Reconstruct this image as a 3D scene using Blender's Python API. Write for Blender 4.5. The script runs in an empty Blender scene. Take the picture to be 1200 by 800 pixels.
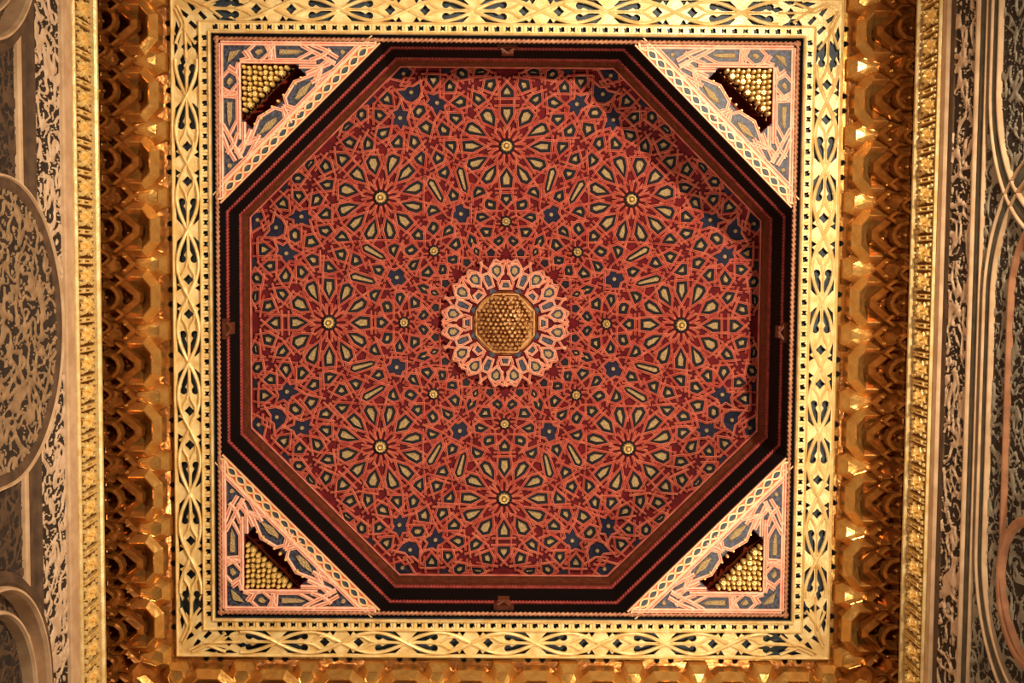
import bpy, bmesh, math, random
from math import sin, cos, pi, sqrt, atan2, radians, hypot
from mathutils import Vector, Matrix, noise

# ---------------------------------------------------------------- camera, light, exposure
# world: x to the picture's right, y towards its lower edge, z up (the eye is at z = 0, 1.6 m above the floor)
C = bpy.context.scene.collection
scn = bpy.context.scene
F = 1400.0
def make_camera():
    cd = bpy.data.cameras.new('camera'); co = bpy.data.objects.new('camera', cd); C.objects.link(co)
    cd.sensor_fit = 'HORIZONTAL'; cd.sensor_width = 36.0; cd.lens = 36.0*F/1200
    cd.clip_start = .05; cd.clip_end = 100
    rx, ry, rz = .0608, -.0079, .0074
    R = Matrix.Rotation(rz, 3, 'Z') @ Matrix.Rotation(rx, 3, 'X') @ Matrix.Rotation(ry, 3, 'Y')
    M = (R.transposed() @ Matrix(((1,0,0),(0,-1,0),(0,0,-1)))).to_4x4()
    M.translation = Vector((-.025, -.5253, 0))
    co.matrix_world = M
    scn.camera = co
make_camera()
scn.view_settings.view_transform = 'Standard'
scn.view_settings.look = 'None'
scn.view_settings.exposure = 0.0
scn.view_settings.gamma = 1.0
scn.view_settings.use_curve_mapping = False
w = bpy.data.worlds.new('world'); scn.world = w; w.use_nodes = True
w.node_tree.nodes['Background'].inputs[0].default_value = (1, .72, .45, 1)
w.node_tree.nodes['Background'].inputs[1].default_value = .02
def lamp(loc, target, power, size, spot=110, col=(1, .80, .56), blend=.6):
    ld = bpy.data.lights.new('flood_lamp', 'SPOT'); ld.energy = power; ld.shadow_soft_size = size
    ld.spot_size = radians(spot); ld.spot_blend = blend; ld.color = col
    o = bpy.data.objects.new('flood_lamp', ld); C.objects.link(o); o.location = loc
    o.rotation_euler = (Vector(target)-Vector(loc)).to_track_quat('-Z', 'Y').to_euler()
KEY = (1, .82, .60)
for loc_, tgt_, pw_ in (((2.65,-2.75,4.8),(-1.0,.9,10.4),2000), ((2.7,2.75,5.6),(-1.2,-.8,10.4),760),
                        ((-2.6,-2.6,4.9),(1.4,1.0,10.2),360), ((-2.75,1.8,5.6),(2.2,-.6,9.8),170), ((0,-2.6,5.0),(0,2.6,9.9),60)):
    lamp(loc_, tgt_, pw_, .06, 104, KEY, .9)

# ---------------------------------------------------------------- helpers
def srgb(r, g, b):
    f = lambda c: (c/255/12.92) if c/255 <= .04045 else ((c/255+.055)/1.055)**2.4
    return (f(r), f(g), f(b), 1)
def mat(name, c1, c2=None, rough=.5, metal=0, scale=18, bump=0, bscale=60, detail=4, kind='NOISE', spec=None, lo=.35, hi=.65):
    m = bpy.data.materials.new(name); m.use_nodes = True; nt = m.node_tree; p = nt.nodes['Principled BSDF']
    p.inputs['Roughness'].default_value = rough; p.inputs['Metallic'].default_value = metal
    if spec is not None: p.inputs['Specular IOR Level'].default_value = spec
    tc = nt.nodes.new('ShaderNodeTexCoord')
    c2 = c2 or c1
    n = nt.nodes.new('ShaderNodeTexNoise'); n.inputs['Scale'].default_value = scale; n.inputs['Detail'].default_value = detail
    nt.links.new(tc.outputs['Object'], n.inputs['Vector'])
    r = nt.nodes.new('ShaderNodeValToRGB'); r.color_ramp.elements[0].position = lo; r.color_ramp.elements[1].position = hi
    r.color_ramp.elements[0].color = c1; r.color_ramp.elements[1].color = c2
    nt.links.new(n.outputs[0], r.inputs[0]); nt.links.new(r.outputs[0], p.inputs['Base Color'])
    if bump:
        if kind == 'VORONOI':
            b = nt.nodes.new('ShaderNodeTexVoronoi')
        else:
            b = nt.nodes.new('ShaderNodeTexNoise'); b.inputs['Detail'].default_value = 3
        b.inputs['Scale'].default_value = bscale
        nt.links.new(tc.outputs['Object'], b.inputs['Vector'])
        bp = nt.nodes.new('ShaderNodeBump'); bp.inputs['Strength'].default_value = bump; bp.inputs['Distance'].default_value = .01
        nt.links.new(b.outputs[0], bp.inputs['Height']); nt.links.new(bp.outputs[0], p.inputs['Normal'])
    return m
M = {}
M['strap'] = mat('red strap edge', srgb(206,92,76), srgb(230,136,108), .5, scale=9)
M['groove'] = mat('crimson strap groove', srgb(128,18,26), srgb(158,34,36), .55, scale=9)
M['ground'] = mat('dark crimson ground', srgb(78,4,14), srgb(104,10,20), .7, scale=12, spec=.2)
M['blue'] = mat('dark blue paint', srgb(11,9,17), srgb(20,20,32), .65, scale=25, spec=.25)
M['cobalt'] = mat('cobalt blue paint', srgb(13,12,34), srgb(22,22,56), .6, scale=25, spec=.25)
M['inlay'] = mat('carved gilt inlay', srgb(132,104,66), srgb(226,196,138), .5, .1, scale=190, bump=1, bscale=90, kind='VORONOI')
M['bossgold'] = mat('gilt boss', srgb(200,160,90), srgb(236,206,136), .4, .3, scale=40)
M['pink'] = mat('light-paled pink strap edge', srgb(240,172,144), srgb(252,200,170), .5, scale=14)  # paler copy of the strap red; brighter light on collar and corners painted in
M['pinkgroove'] = mat('light-paled line in pink strap', srgb(214,104,80), srgb(228,126,98), .55, scale=14)  # groove lightened the same way, carrying the light in its colour
M['slate'] = mat('slate blue paint', srgb(30,32,50), srgb(84,88,108), .5, scale=40, lo=.4, hi=.75)
M['black'] = mat('black paint', srgb(5,4,5), srgb(9,7,8), .85, scale=8, spec=.12)
M['rope'] = mat('red rope moulding', srgb(132,34,32), srgb(168,60,48), .5, scale=20)
M['palerope'] = mat('pale rope moulding', srgb(150,90,62), srgb(190,130,92), .5, scale=20)
M['brown'] = mat('brown wood', srgb(82,38,22), srgb(108,56,32), .55, scale=20, spec=.3)
M['oxblood'] = mat('oxblood wood', srgb(112,26,16), srgb(136,38,24), .6, scale=10, spec=.2)
M['gold'] = mat('bright gilding', srgb(222,184,112), srgb(248,224,164), .36, .2, scale=10, bump=.3, bscale=50)
M['greenblue'] = mat('dark slate green ground', srgb(34,46,56), srgb(56,72,82), .55, scale=20)
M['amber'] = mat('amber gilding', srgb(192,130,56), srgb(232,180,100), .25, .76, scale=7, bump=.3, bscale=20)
M['ambshade'] = mat('amber gilding in painted shade', srgb(124,72,28), srgb(176,112,50), .2, .65, scale=9, bump=.3, bscale=20)  # darker copy of amber; shade of the near-wall tiers put into the colour
M['ambdark'] = mat('dark amber ground', srgb(80,44,14), srgb(124,74,26), .4, .5, scale=14)
M['tilegold'] = mat('stamped gold leaf', srgb(240,194,104), srgb(255,230,160), .3, .25, scale=30, bump=.8, bscale=45)
M['clustergold'] = mat('yellow gilding', srgb(226,184,96), srgb(252,224,146), .35, .3, scale=30)
M['plaster'] = mat('pale carved plaster', srgb(196,162,128), srgb(222,190,156), .8, scale=12)
M['plasterdark'] = mat('dark plaster ground', srgb(34,24,16), srgb(54,40,28), .9, scale=12)  # dark flat ground behind the carved relief
M['moulding'] = mat('plaster moulding', srgb(188,150,112), srgb(214,178,138), .7, scale=7)
M['wallbrown'] = mat('brown painted plaster', srgb(74,52,34), srgb(98,72,48), .8, scale=9)
M['wallgrey'] = mat('grey green painted plaster', srgb(70,66,52), srgb(98,92,74), .8, scale=9)
M['floor'] = mat('dark stone floor', srgb(60,46,34), srgb(80,62,46), .5, scale=3)
M['coregold'] = mat('aged honey gilding', srgb(196,136,78), srgb(234,184,120), .45, .2, scale=30)

class MB:
    def __init__(s): s.v = []; s.f = []; s.m = []
    def add(s, vs, fs, mi=0):
        b = len(s.v); s.v += [tuple(p) for p in vs]
        for f in fs: s.f.append([i+b for i in f]); s.m.append(mi)
    def box(s, x0, x1, y0, y1, z0, z1, mi=0):
        vs = [(x,y,z) for z in (z0,z1) for y in (y0,y1) for x in (x0,x1)]
        s.add(vs, [(0,2,3,1),(4,5,7,6),(0,1,5,4),(2,6,7,3),(0,4,6,2),(1,3,7,5)], mi)
    def build(s, name, mats, parent=None, smooth=False, link=True):
        me = bpy.data.meshes.new(name)
        me.from_pydata(s.v, [], s.f)
        for m in (mats if isinstance(mats, (list, tuple)) else [mats]): me.materials.append(M[m])
        me.polygons.foreach_set('material_index', s.m)
        if smooth: me.polygons.foreach_set('use_smooth', [True]*len(s.f))
        bm = bmesh.new(); bm.from_mesh(me); bmesh.ops.recalc_face_normals(bm, faces=bm.faces); bm.to_mesh(me); bm.free()
        me.update()
        o = bpy.data.objects.new(name, me)
        if link: C.objects.link(o)
        if parent: o.parent = parent
        return o
def put(src, parent, loc=(0,0,0), rz=0, scale=None):
    o = src.copy(); C.objects.link(o); o.parent = parent; o.location = loc; o.rotation_euler = (0,0,rz)
    if scale: o.scale = scale
    return o
def thing(name, label, cat, loc=(0,0,0), rz=0, group=None):
    o = bpy.data.objects.new(name, None); C.objects.link(o); o.location = loc; o.rotation_euler = (0,0,rz)
    o.empty_display_size = .2
    o['label'] = label; o['category'] = cat
    if group: o['group'] = group
    return o
def node(name, parent, rz=0):
    o = bpy.data.objects.new(name, None); C.objects.link(o); o.parent = parent; o.rotation_euler = (0,0,rz); return o

def area(p): return .5*sum(p[i][0]*p[(i+1)%len(p)][1]-p[(i+1)%len(p)][0]*p[i][1] for i in range(len(p)))
def ccw(p): return list(p) if area(p) > 0 else list(reversed(p))
def offset(p, d, lim=2.0):
    "outward by d (negative inward) of a CCW polygon, mitres limited"
    n = len(p); r = []
    for i in range(n):
        a, b, c = p[i-1], p[i], p[(i+1)%n]
        e1 = (b[0]-a[0], b[1]-a[1]); e2 = (c[0]-b[0], c[1]-b[1])
        l1 = hypot(*e1) or 1e-9; l2 = hypot(*e2) or 1e-9
        n1 = (e1[1]/l1, -e1[0]/l1); n2 = (e2[1]/l2, -e2[0]/l2)
        mx, my = n1[0]+n2[0], n1[1]+n2[1]; q = mx*mx+my*my
        if q < 1e-6: r.append((b[0]+n1[0]*d, b[1]+n1[1]*d)); continue
        k = 2/q; L = min(k*sqrt(q), lim); mm = sqrt(q)
        r.append((b[0]+mx/mm*d*L, b[1]+my/mm*d*L))
    return r
# P(u, v, h) -> point; h metres towards the viewer (down)
def ring(mb, poly, P, prof, mats):
    "closed strap around a polygon: prof = [(offset, height)], one material index per span"
    n = len(poly); b = []
    for (d, h) in prof: b.append([P(x, y, h) for x, y in offset(poly, d)])
    for k in range(len(prof)-1):
        vs = b[k]+b[k+1]
        mb.add(vs, [(i, (i+1)%n, n+(i+1)%n, n+i) for i in range(n)], mats[k])
def plate(mb, poly, P, h0, h1, inset, mi, closed=True):
    n = len(poly); a = [P(x,y,h0) for x,y in poly]; c = [P(x,y,h1) for x,y in offset(poly,-inset)]
    mb.add(a+c, [(i,(i+1)%n,n+(i+1)%n,n+i) for i in range(n)]+[tuple(range(n,2*n))], mi)
def bar(mb, pts, P, prof, mats, closed=False):
    "open strap along a polyline: prof = [(side offset, height)]"
    n = len(pts); rows = []
    for i in range(n):
        a = pts[max(i-1,0)]; c = pts[min(i+1,n-1)]; b = pts[i]
        if closed: a = pts[i-1]; c = pts[(i+1)%n]
        e1 = Vector((b[0]-a[0], b[1]-a[1])); e2 = Vector((c[0]-b[0], c[1]-b[1]))
        if e1.length < 1e-9: e1 = e2
        if e2.length < 1e-9: e2 = e1
        e1.normalize(); e2.normalize(); m = Vector((e1.y+e2.y, -e1.x-e2.x))
        m = m.normalized() if m.length > 1e-6 else Vector((e1.y, -e1.x))
        k = min(1/max(abs(m.dot(Vector((e1.y,-e1.x)))), .4), 2)
        rows.append([P(b[0]+m.x*d*k, b[1]+m.y*d*k, h) for d, h in prof])
    m = len(prof); vs = [p for r in rows for p in r]
    for i in range(n if closed else n-1):
        j = (i+1)%n
        for k in range(m-1): mb.add([vs[i*m+k], vs[i*m+k+1], vs[j*m+k+1], vs[j*m+k]], [(0,1,2,3)], mats[k])
def tube(mb, pts, r, n=6, mi=0, ry=None, closed=False):
    "round bar through 3-D points"
    pts = [Vector(p) for p in pts]; N = len(pts); rings = []
    for i in range(N):
        a = pts[i-1] if (i or closed) else pts[i]; b = pts[(i+1)%N] if (i < N-1 or closed) else pts[i]
        t = (b-a).normalized(); up = Vector((0,0,1)) if abs(t.z) < .9 else Vector((1,0,0))
        s = t.cross(up).normalized(); q = s.cross(t)
        rings.append([pts[i]+s*(r*cos(2*pi*k/n))+q*((ry or r)*sin(2*pi*k/n)) for k in range(n)])
    vs = [p for R in rings for p in R]
    fs = [(i*n+k, i*n+(k+1)%n, ((i+1)%N)*n+(k+1)%n, ((i+1)%N)*n+k) for i in range(N if closed else N-1) for k in range(n)]
    if not closed: fs += [tuple(range(n)), tuple((N-1)*n+k for k in range(n))]
    mb.add(vs, fs, mi)
def rope(mb, p0, p1, r, pitch=.05, mi=0):
    "twisted two-strand rope moulding between two points"
    p0, p1 = Vector(p0), Vector(p1); d = p1-p0; L = d.length; t = d/L
    s = t.cross(Vector((0,0,1))).normalized(); q = s.cross(t); n = 8
    N = max(2, int(L/pitch*4)); vs = []
    for i in range(N+1):
        c = p0+t*(L*i/N); ph = 2*pi*(L*i/N)/(2*pitch)
        for k in range(n):
            a = 2*pi*k/n; rr = r*(.78+.3*cos(2*(a-ph)))
            vs.append(c+s*rr*cos(a)+q*rr*sin(a))
    mb.add(vs, [(i*n+k, i*n+(k+1)%n, (i+1)*n+(k+1)%n, (i+1)*n+k) for i in range(N) for k in range(n)], mi)
def star_poly(cx, cy, r1, r2, n, ph=0):
    return [(cx+(r1 if k%2==0 else r2)*cos(ph+pi*k/n), cy+(r1 if k%2==0 else r2)*sin(ph+pi*k/n)) for k in range(2*n)]
def ngon(cx, cy, r, n, ph=0): return [(cx+r*cos(ph+2*pi*k/n), cy+r*sin(ph+2*pi*k/n)) for k in range(n)]
def curve_plate(name, outer, holes, P2, thick, bev, m, parent):
    "flat plate with holes cut through, real thickness and a small bevel round every hole"
    from mathutils.geometry import delaunay_2d_cdt
    polys = [ccw(outer)]+[ccw(h) for h in holes]; vs = []; fc = []
    for p in polys: fc.append(list(range(len(vs), len(vs)+len(p)))); vs += [Vector(q) for q in p]
    V, E, Fc, ov, oe, of = delaunay_2d_cdt(vs, [], fc, 1, 1e-5)
    keep = [f for f, o in zip(Fc, of) if o == [0]]
    mb = MB(); n = len(V)
    top = [P2(*v) for v in V]
    mb.v = [(x, y, 0) for x, y in top]+[(x, y, -thick) for x, y in top]
    cnt = {}
    for f in keep:
        mb.f.append([i+n for i in f]); mb.m.append(0)
        for a, b_ in zip(f, f[1:]+f[:1]): cnt[(a,b_)] = 1
    for (a, b_) in cnt:
        if (b_, a) not in cnt: mb.f.append([a, b_, b_+n, a+n]); mb.m.append(0)
    return mb.build(name, m, parent)

# ================================================================ room shell
W = 3.25; ZB = 9.45
def struct(o): o['kind'] = 'structure'; return o
def slab(name, x0,x1,y0,y1,z0,z1,m):
    b = MB(); b.box(x0,x1,y0,y1,z0,z1); return struct(b.build(name, m))
slab('floor', -W-.2, W+.2, -W-.2, W+.2, -1.75, -1.6, 'floor')
wall_left = slab('wall_left', -W-.2, -W, -W-.2, W+.2, -1.6, 10.3, 'wallbrown')
wall_right = slab('wall_right', W, W+.2, -W-.2, W+.2, -1.6, 10.3, 'wallgrey')
wall_front = slab('wall_front', -W, W, -W-.2, -W, -1.6, 10.3, 'wallbrown')
wall_back = slab('wall_back', -W, W, W, W+.2, -1.6, 10.3, 'wallbrown')
SQ = 2.417                                       # half side of the painted square, apothem of the octagon
b = MB()                                         # flat ceiling around the octagonal opening
outer = [(-W-.2,-W-.2),(W+.2,-W-.2),(W+.2,W+.2),(-W-.2,W+.2)]
T8 = math.tan(pi/8)
def octo(a, z): return [(a*c/cos(pi/8), a*s/cos(pi/8), z) for c, s in [(cos(pi/8+k*pi/4), sin(pi/8+k*pi/4)) for k in range(8)]]
o8 = octo(SQ+.06, 10.30)
q = [(W+.2,W+.2,10.3),(-W-.2,W+.2,10.3),(-W-.2,-W-.2,10.3),(W+.2,-W-.2,10.3)]
b.add(o8+q, [(0,1,8),(1,2,9,8),(2,3,9),(3,4,10,9),(4,5,10),(5,6,11,10),(6,7,11),(7,0,8,11)])
o9 = [(x,y,10.42) for x,y,z in o8]; b.add(o8+o9, [(i,(i+1)%8,8+(i+1)%8,8+i) for i in range(8)])
b.add([(x,y,10.42) for x,y,z in o8+q], [(0,1,8),(1,2,9,8),(2,3,9),(3,4,10,9),(4,5,10),(5,6,11,10),(6,7,11),(7,0,8,11)])
ceiling = struct(b.build('ceiling', 'ambdark'))

# ================================================================ dome of eight facets
DZ0, DK = 11.75, .2153                            # apex height, slope
dirs = [(sin(k*pi/4), cos(k*pi/4)) for k in range(8)]
def dome_pos(u, v, h):
    rho = max(u*a+v*c for a, c in dirs); z = DZ0/(1+DK*rho/F); s = z/F
    return (u*s, v*s, z-h)
dome = thing('octagonal_dome', 'shallow eight sided red strapwork dome filling the black framed octagonal opening', 'dome')
# cells measured on the lower facet: frame A and frame B are two survey sheets of it
def loc(sheet, p):
    x, y = (500+p[0]/6.156, 470+p[1]/6.156) if sheet == 'A' else (450+p[0]/6.153, 560+p[1]/6.153)
    dx, dy = x-592, y-376
    return (dx*.9998+dy*.0194, -dx*.0194+dy*.9998)
cells = [
 ('A','kite','m',[(368,82),(398,38),(440,42),(450,98),(385,102)]),
 ('A','kite','m',[(340,165),(365,145),(428,178),(385,208),(345,200)]),
 ('A','kite','m',[(402,255),(425,238),(470,238),(472,290),(415,305),(400,285)]),
 ('A','kite','a',[(552,268),(590,305),(582,345),(522,345),(514,305)]),
 ('A','kite','m',[(318,318),(395,352),(375,388),(335,395),(315,360)]),
 ('A','petal','a',[(515,400),(585,400),(592,470),(548,530),(508,470)]),
 ('A','petal','m',[(370,450),(400,420),(440,435),(467,490),(465,550),(400,505)]),
 ('A','petal','m',[(265,545),(300,515),(350,530),(400,605),(340,605),(275,585)]),
 ('A','petal','m',[(235,650),(300,648),(370,686),(300,722),(228,715)]),
 ('A','kite','m',[(468,0),(500,-25),(532,0),(535,22),(515,45),(475,22)]),
 ('A','kite','b',[(280,5),(300,-30),(345,-20),(335,20),(290,45)]),
 ('A','lozenge','m',[(262,355),(268,385),(238,520),(205,530),(190,500),(235,370)]),
 ('A','flower','b',[(175,180),(205,150),(225,158),(255,138),(285,170),(278,195),(290,220),(262,240),(248,235),(225,262),(185,245),(195,215)]),
 ('A','kite','b',[(145,310),(175,292),(215,315),(200,355),(150,372)]),
 ('A','kite','b',[(55,510),(75,465),(120,448),(140,500),(125,525)]),
 ('A','kite','b',[(20,575),(50,558),(100,575),(85,620),(35,638)]),
 ('A','kite','m',[(165,630),(180,680),(172,715),(105,710),(105,680)]),
 ('B','kite','m',[(375,205),(430,205),(438,250),(380,290),(358,250)]),
 ('B','kite','m',[(485,280),(525,320),(515,355),(440,355),(440,320)]),
 ('B','petal','m',[(550,240),(580,220),(695,210),(650,270),(600,300),(570,290)]),
 ('B','petal','m',[(655,360),(680,310),(755,280),(758,340),(735,390),(690,398)]),
 ('B','petal','a',[(841,295),(882,365),(880,415),(802,415),(800,365)]),
 ('B','kite','m',[(450,437),(500,405),(545,420),(548,465),(510,485)]),
 ('B','kite','m',[(600,455),(640,425),(685,460),(655,495),(605,512)]),
 ('B','kite','m',[(680,545),(735,525),(758,570),(750,612),(690,600)]),
 ('B','kite','a',[(800,490),(882,490),(882,530),(841,580),(800,530)]),
 ('B','kite','b',[(230,240),(292,203),(312,255),(305,300),(240,290)]),
 ('B','bluestar','m',[(345,350),(365,390),(395,375),(385,415),(412,430),(380,455),(355,460),(350,495),(320,480),(280,492),(300,455),(278,425),(318,400)]),
 ('B','kite','b',[(180,375),(200,340),(260,340),(275,370),(255,405),(205,410)]),
 ('B','bluecap','b',[(95,510),(125,470),(165,450),(215,460),(235,500),(230,575),(195,545),(165,548),(140,520)]),
 ('B','bluecap','b',[(60,610),(95,600),(120,630),(150,620),(180,672),(95,674),(65,650)]),
 ('B','kite','m',[(315,540),(352,585),(350,625),(278,625),(275,590)]),
 ('B','kite','m',[(402,518),(460,520),(470,560),(430,598),(402,565)]),
 ('B','kite','m',[(480,640),(510,612),(555,620),(550,665),(515,685),(485,670)]),
 ('B','kite','m',[(612,640),(680,645),(690,668),(650,686),(618,676)]),
]
PROF = [(.8,-.002),(1.0,.03),(1.6,.034),(1.85,.018),(2.5,.018),(2.75,.034),(3.35,.03),(3.55,-.002)]
PM = [0,0,0,1,0,0,0]
def norm_cell(poly, kind, mode):
    p = ccw(poly)
    if mode == 'a':                                # symmetrical about the facet's axis
        p = [(x, y) for x, y in p]
    return p
def inlay_mesh(poly, kind, nm, P=dome_pos):
    mb = MB(); blue = 1
    plate(mb, offset(poly, .9), P, 0, .012, .1, 0)
    if kind in ('flower','bluestar','bluecap'):
        cx = sum(p[0] for p in poly)/len(poly); cy = sum(p[1] for p in poly)/len(poly)
        c = ngon(cx, cy, 2.6, 8); plate(mb, c, P, .01, .03, .5, 1)
    elif kind == 'tri': pass
    else:
        c = offset(poly, -2.9 if kind == 'kite' else (-2.6 if kind == 'petal' else -1.5), 1.3)
        if area(c) > 2: plate(mb, c, P, .01, .036, .5, 1)
    return mb.build(nm, ['cobalt' if kind in ('flower','bluestar','bluecap','tri') else 'blue', 'inlay'], link=False)
def strap_mesh(poly, nm, P=dome_pos, prof=PROF, mats=('strap','groove'), lim=2.6):
    mb = MB(); n0 = offset
    n = len(poly); bb = [[P(x,y,h) for x,y in offset(poly, d, lim)] for d, h in prof]
    for k in range(len(prof)-1):
        mb.add(bb[k]+bb[k+1], [(i,(i+1)%n,n+(i+1)%n,n+i) for i in range(n)], PM[k])
    return mb.build(nm, list(mats), link=False)
def inside(p, poly):
    c = False; n = len(poly)
    for i in range(n):
        (x1,y1),(x2,y2) = poly[i-1], poly[i]
        if (y1 > p[1]) != (y2 > p[1]) and p[0] < (x2-x1)*(p[1]-y1)/(y2-y1)+x1: c = not c
    return c
ARM = [(-1.25,-.002),(-1.05,.026),(-.55,.030),(-.35,.016),(.35,.016),(.55,.030),(1.05,.026),(1.25,-.002)]
def add_arms(o, poly, others, reach=6.5, P=dome_pos):
    "carry every strap straight on past its corners until it meets the next cell"
    mb = MB(); q = offset(poly, 2.0, 2.4); n = len(q); jj = 0
    for i in range(n):
        a, b_ = q[i], q[(i+1)%n]; L = hypot(b_[0]-a[0], b_[1]-a[1])
        if L < 4.2: continue
        d = ((b_[0]-a[0])/L, (b_[1]-a[1])/L)
        for e, sg in ((b_,1),(a,-1)):
            t = 0
            while t < reach:
                t += .5; c = (e[0]+sg*d[0]*(t+1), e[1]+sg*d[1]*(t+1))
                if abs(c[1]) > 297 or any(inside(c, k_) for k_ in others): break
            if t > 2:
                jj += 1; hh = .0015*(jj%4)
                bar(mb, [(e[0]-sg*d[0]*.6, e[1]-sg*d[1]*.6), (e[0]+sg*d[0]*t, e[1]+sg*d[1]*t)], P, [(x_, h_-hh) for x_, h_ in ARM], PM)
    me = o.data; base = len(me.vertices)
    vs = [tuple(v.co) for v in me.vertices]+mb.v; fs = [list(f.vertices) for f in me.polygons]+[[k_+base for k_ in f] for f in mb.f]
    mi = [f.material_index for f in me.polygons]+mb.m
    me2 = bpy.data.meshes.new(me.name); me2.from_pydata(vs, [], fs)
    for m_ in me.materials: me2.materials.append(m_)
    me2.polygons.foreach_set('material_index', mi)
    bm = bmesh.new(); bm.from_mesh(me2); bmesh.ops.recalc_face_normals(bm, faces=bm.faces); bm.to_mesh(me2); bm.free(); me2.update()
    o.data = me2
allq = []
protos = []
NM = {'kite':'kite_inlay','petal':'petal_inlay','lozenge':'lozenge_inlay','flower':'flower_inlay','bluestar':'star_inlay','bluecap':'blue_corner_inlay'}
for sh, kind, mode, pts in cells:
    p = ccw([loc(sh, q) for q in pts])
    if kind == 'kite' or kind == 'petal': pass
    pl = [p] if mode in 'ab' else [p, ccw([(-x, y) for x, y in p])]
    if mode == 'a':
        cx = sum(x for x, y in p)/len(p); pl = [[(x-cx, y) for x, y in p]]
    if mode == 'b':                                # centre on the fold at 22.5 degrees
        cx = sum(x for x, y in p)/len(p); cy = sum(y for x, y in p)/len(p); d = (-sin(pi/8), cos(pi/8)); t = cx*d[0]+cy*d[1]
        pl = [[(x-cx+d[0]*t, y-cy+d[1]*t) for x, y in p]]
    for q in pl: allq.append((q, kind))
for s_ in (-1, 1):
    x_, y_ = 83.5*sin(s_*radians(12)), 83.5*cos(radians(12))
    allq.append((ccw([(x_-4, y_+1), (x_, y_+4.5), (x_+4, y_+1), (x_+3, y_-3), (x_-3, y_-3)]), 'kite'))
x_, y_ = -90*sin(pi/8), 90*cos(pi/8)
allq.append((ccw([(x_-3,y_-1.2), (x_-1.9,y_+4.6), (x_+3,y_+1.2), (x_+1.9,y_-4.6)]), 'lozenge'))
def rot(q, a): return [(x*cos(a)-y*sin(a), x*sin(a)+y*cos(a)) for x, y in q]
near = [q for q, _ in allq]
near = near+[rot(q, a) for q in near for a in (pi/4, -pi/4)]
near = [offset(q, .4) for q in near]+[ngon(0,206.2,10,12), ngon(0,118.4,7,12), ngon(0,0,74,32)]
for q, kind in allq:
    protos.append(inlay_mesh(q, kind, NM[kind]))
    o = strap_mesh(q, NM[kind].replace('inlay','strap')); add_arms(o, q, near); protos.append(o)
# thin dark blue triangles by the edge and the fold, bosses, rays, edge straps
for q in ([(-76,294.5),(-71,289.5),(-64.5,294.8)], [(76,294.5),(64.5,294.8),(71,289.5)]):
    protos.append(inlay_mesh(ccw(q), 'tri', 'triangle_inlay'))
def boss(cx, cy, r, n, nm):
    mb = MB(); plate(mb, star_poly(cx,cy,r*1.35,r*1.1,n), dome_pos, 0, .02, .3, 0)
    for k in range(n):                             # petals of the boss
        a = 2*pi*k/n
        ring_ = [(cx+r*.62*cos(a)+r*.36*cos(a+t)*1.0, cy+r*.62*sin(a)+r*.26*sin(a+t)) for t in [2*pi*j/5 for j in range(5)]]
        plate(mb, ccw(ring_), dome_pos, .02, .06, r*.1, 1)
    plate(mb, ngon(cx,cy,r*.45,8), dome_pos, .02, .085, r*.2, 1)
    return mb.build(nm, ['blue','bossgold'], link=False)
RC = (0, 206.2)
protos.append(boss(*RC, 7.4, 12, 'large_boss'))
protos.append(boss(0, 118.4, 5.6, 9, 'small_boss'))
HP = [(-1.15,0),(-1.0,.03),(-.45,.034),(-.25,.018),(.25,.018),(.45,.034),(1.0,.03),(1.15,0)]
for k in range(12):                                # rays crossing between the petals towards the large boss
    a = radians(15+30*k); mb = MB()
    for s in (-1, 1):
        t1 = a+s*radians(13); 
        bar(mb, [(RC[0]+9.5*cos(a+s*.05*0), RC[1]+9.5*sin(a)), (RC[0]+23*cos(t1*1-s*0.12), RC[1]+23*sin(t1-s*0.12))], dome_pos, HP, PM)
    protos.append(mb.build('ray_strap', ['strap','groove'], link=False))
for k in range(9):
    a = radians(20+40*k); mb = MB()
    bar(mb, [(7*cos(a), 118.4+7*sin(a)), (12.5*cos(a+.15), 118.4+12.5*sin(a+.15))], dome_pos, HP, PM)
    protos.append(mb.build('ray_strap', ['strap','groove'], link=False))
mb = MB()
for e in (299.0,): bar(mb, [(-e*T8, e), (0, e), (e*T8, e)], dome_pos, [(-2.6,0),(-2.4,.045),(-.9,.05),(-.6,.03),(.6,.03),(.9,.05),(2.4,.045),(2.6,0)], PM)
protos.append(mb.build('edge_strap', ['strap','groove'], link=False))
mb = MB(); ks = []
NV = 12
for i in range(NV):                                # the board itself
    v0, v1 = 303*i/NV, 303*(i+1)/NV
    mb.add([dome_pos(-v0*T8, v0, 0), dome_pos(v0*T8, v0, 0), dome_pos(v1*T8, v1, 0), dome_pos(-v1*T8, v1, 0)], [(0,1,2,3)], 0)
vv = len(mb.v); mb.add([(x,y,z+.06) for x,y,z in mb.v], [[j+0 for j in f] for f in mb.f], 0)
board = mb.build('facet', 'ground', link=False)
side_words = {0:'lower',1:'lower right',2:'right',3:'upper right',4:'upper',5:'upper left',6:'left',7:'lower left'}
for k in range(8):
    f = put(board, dome, rz=-k*pi/4)
    for p_ in protos: put(p_, f)

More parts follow.
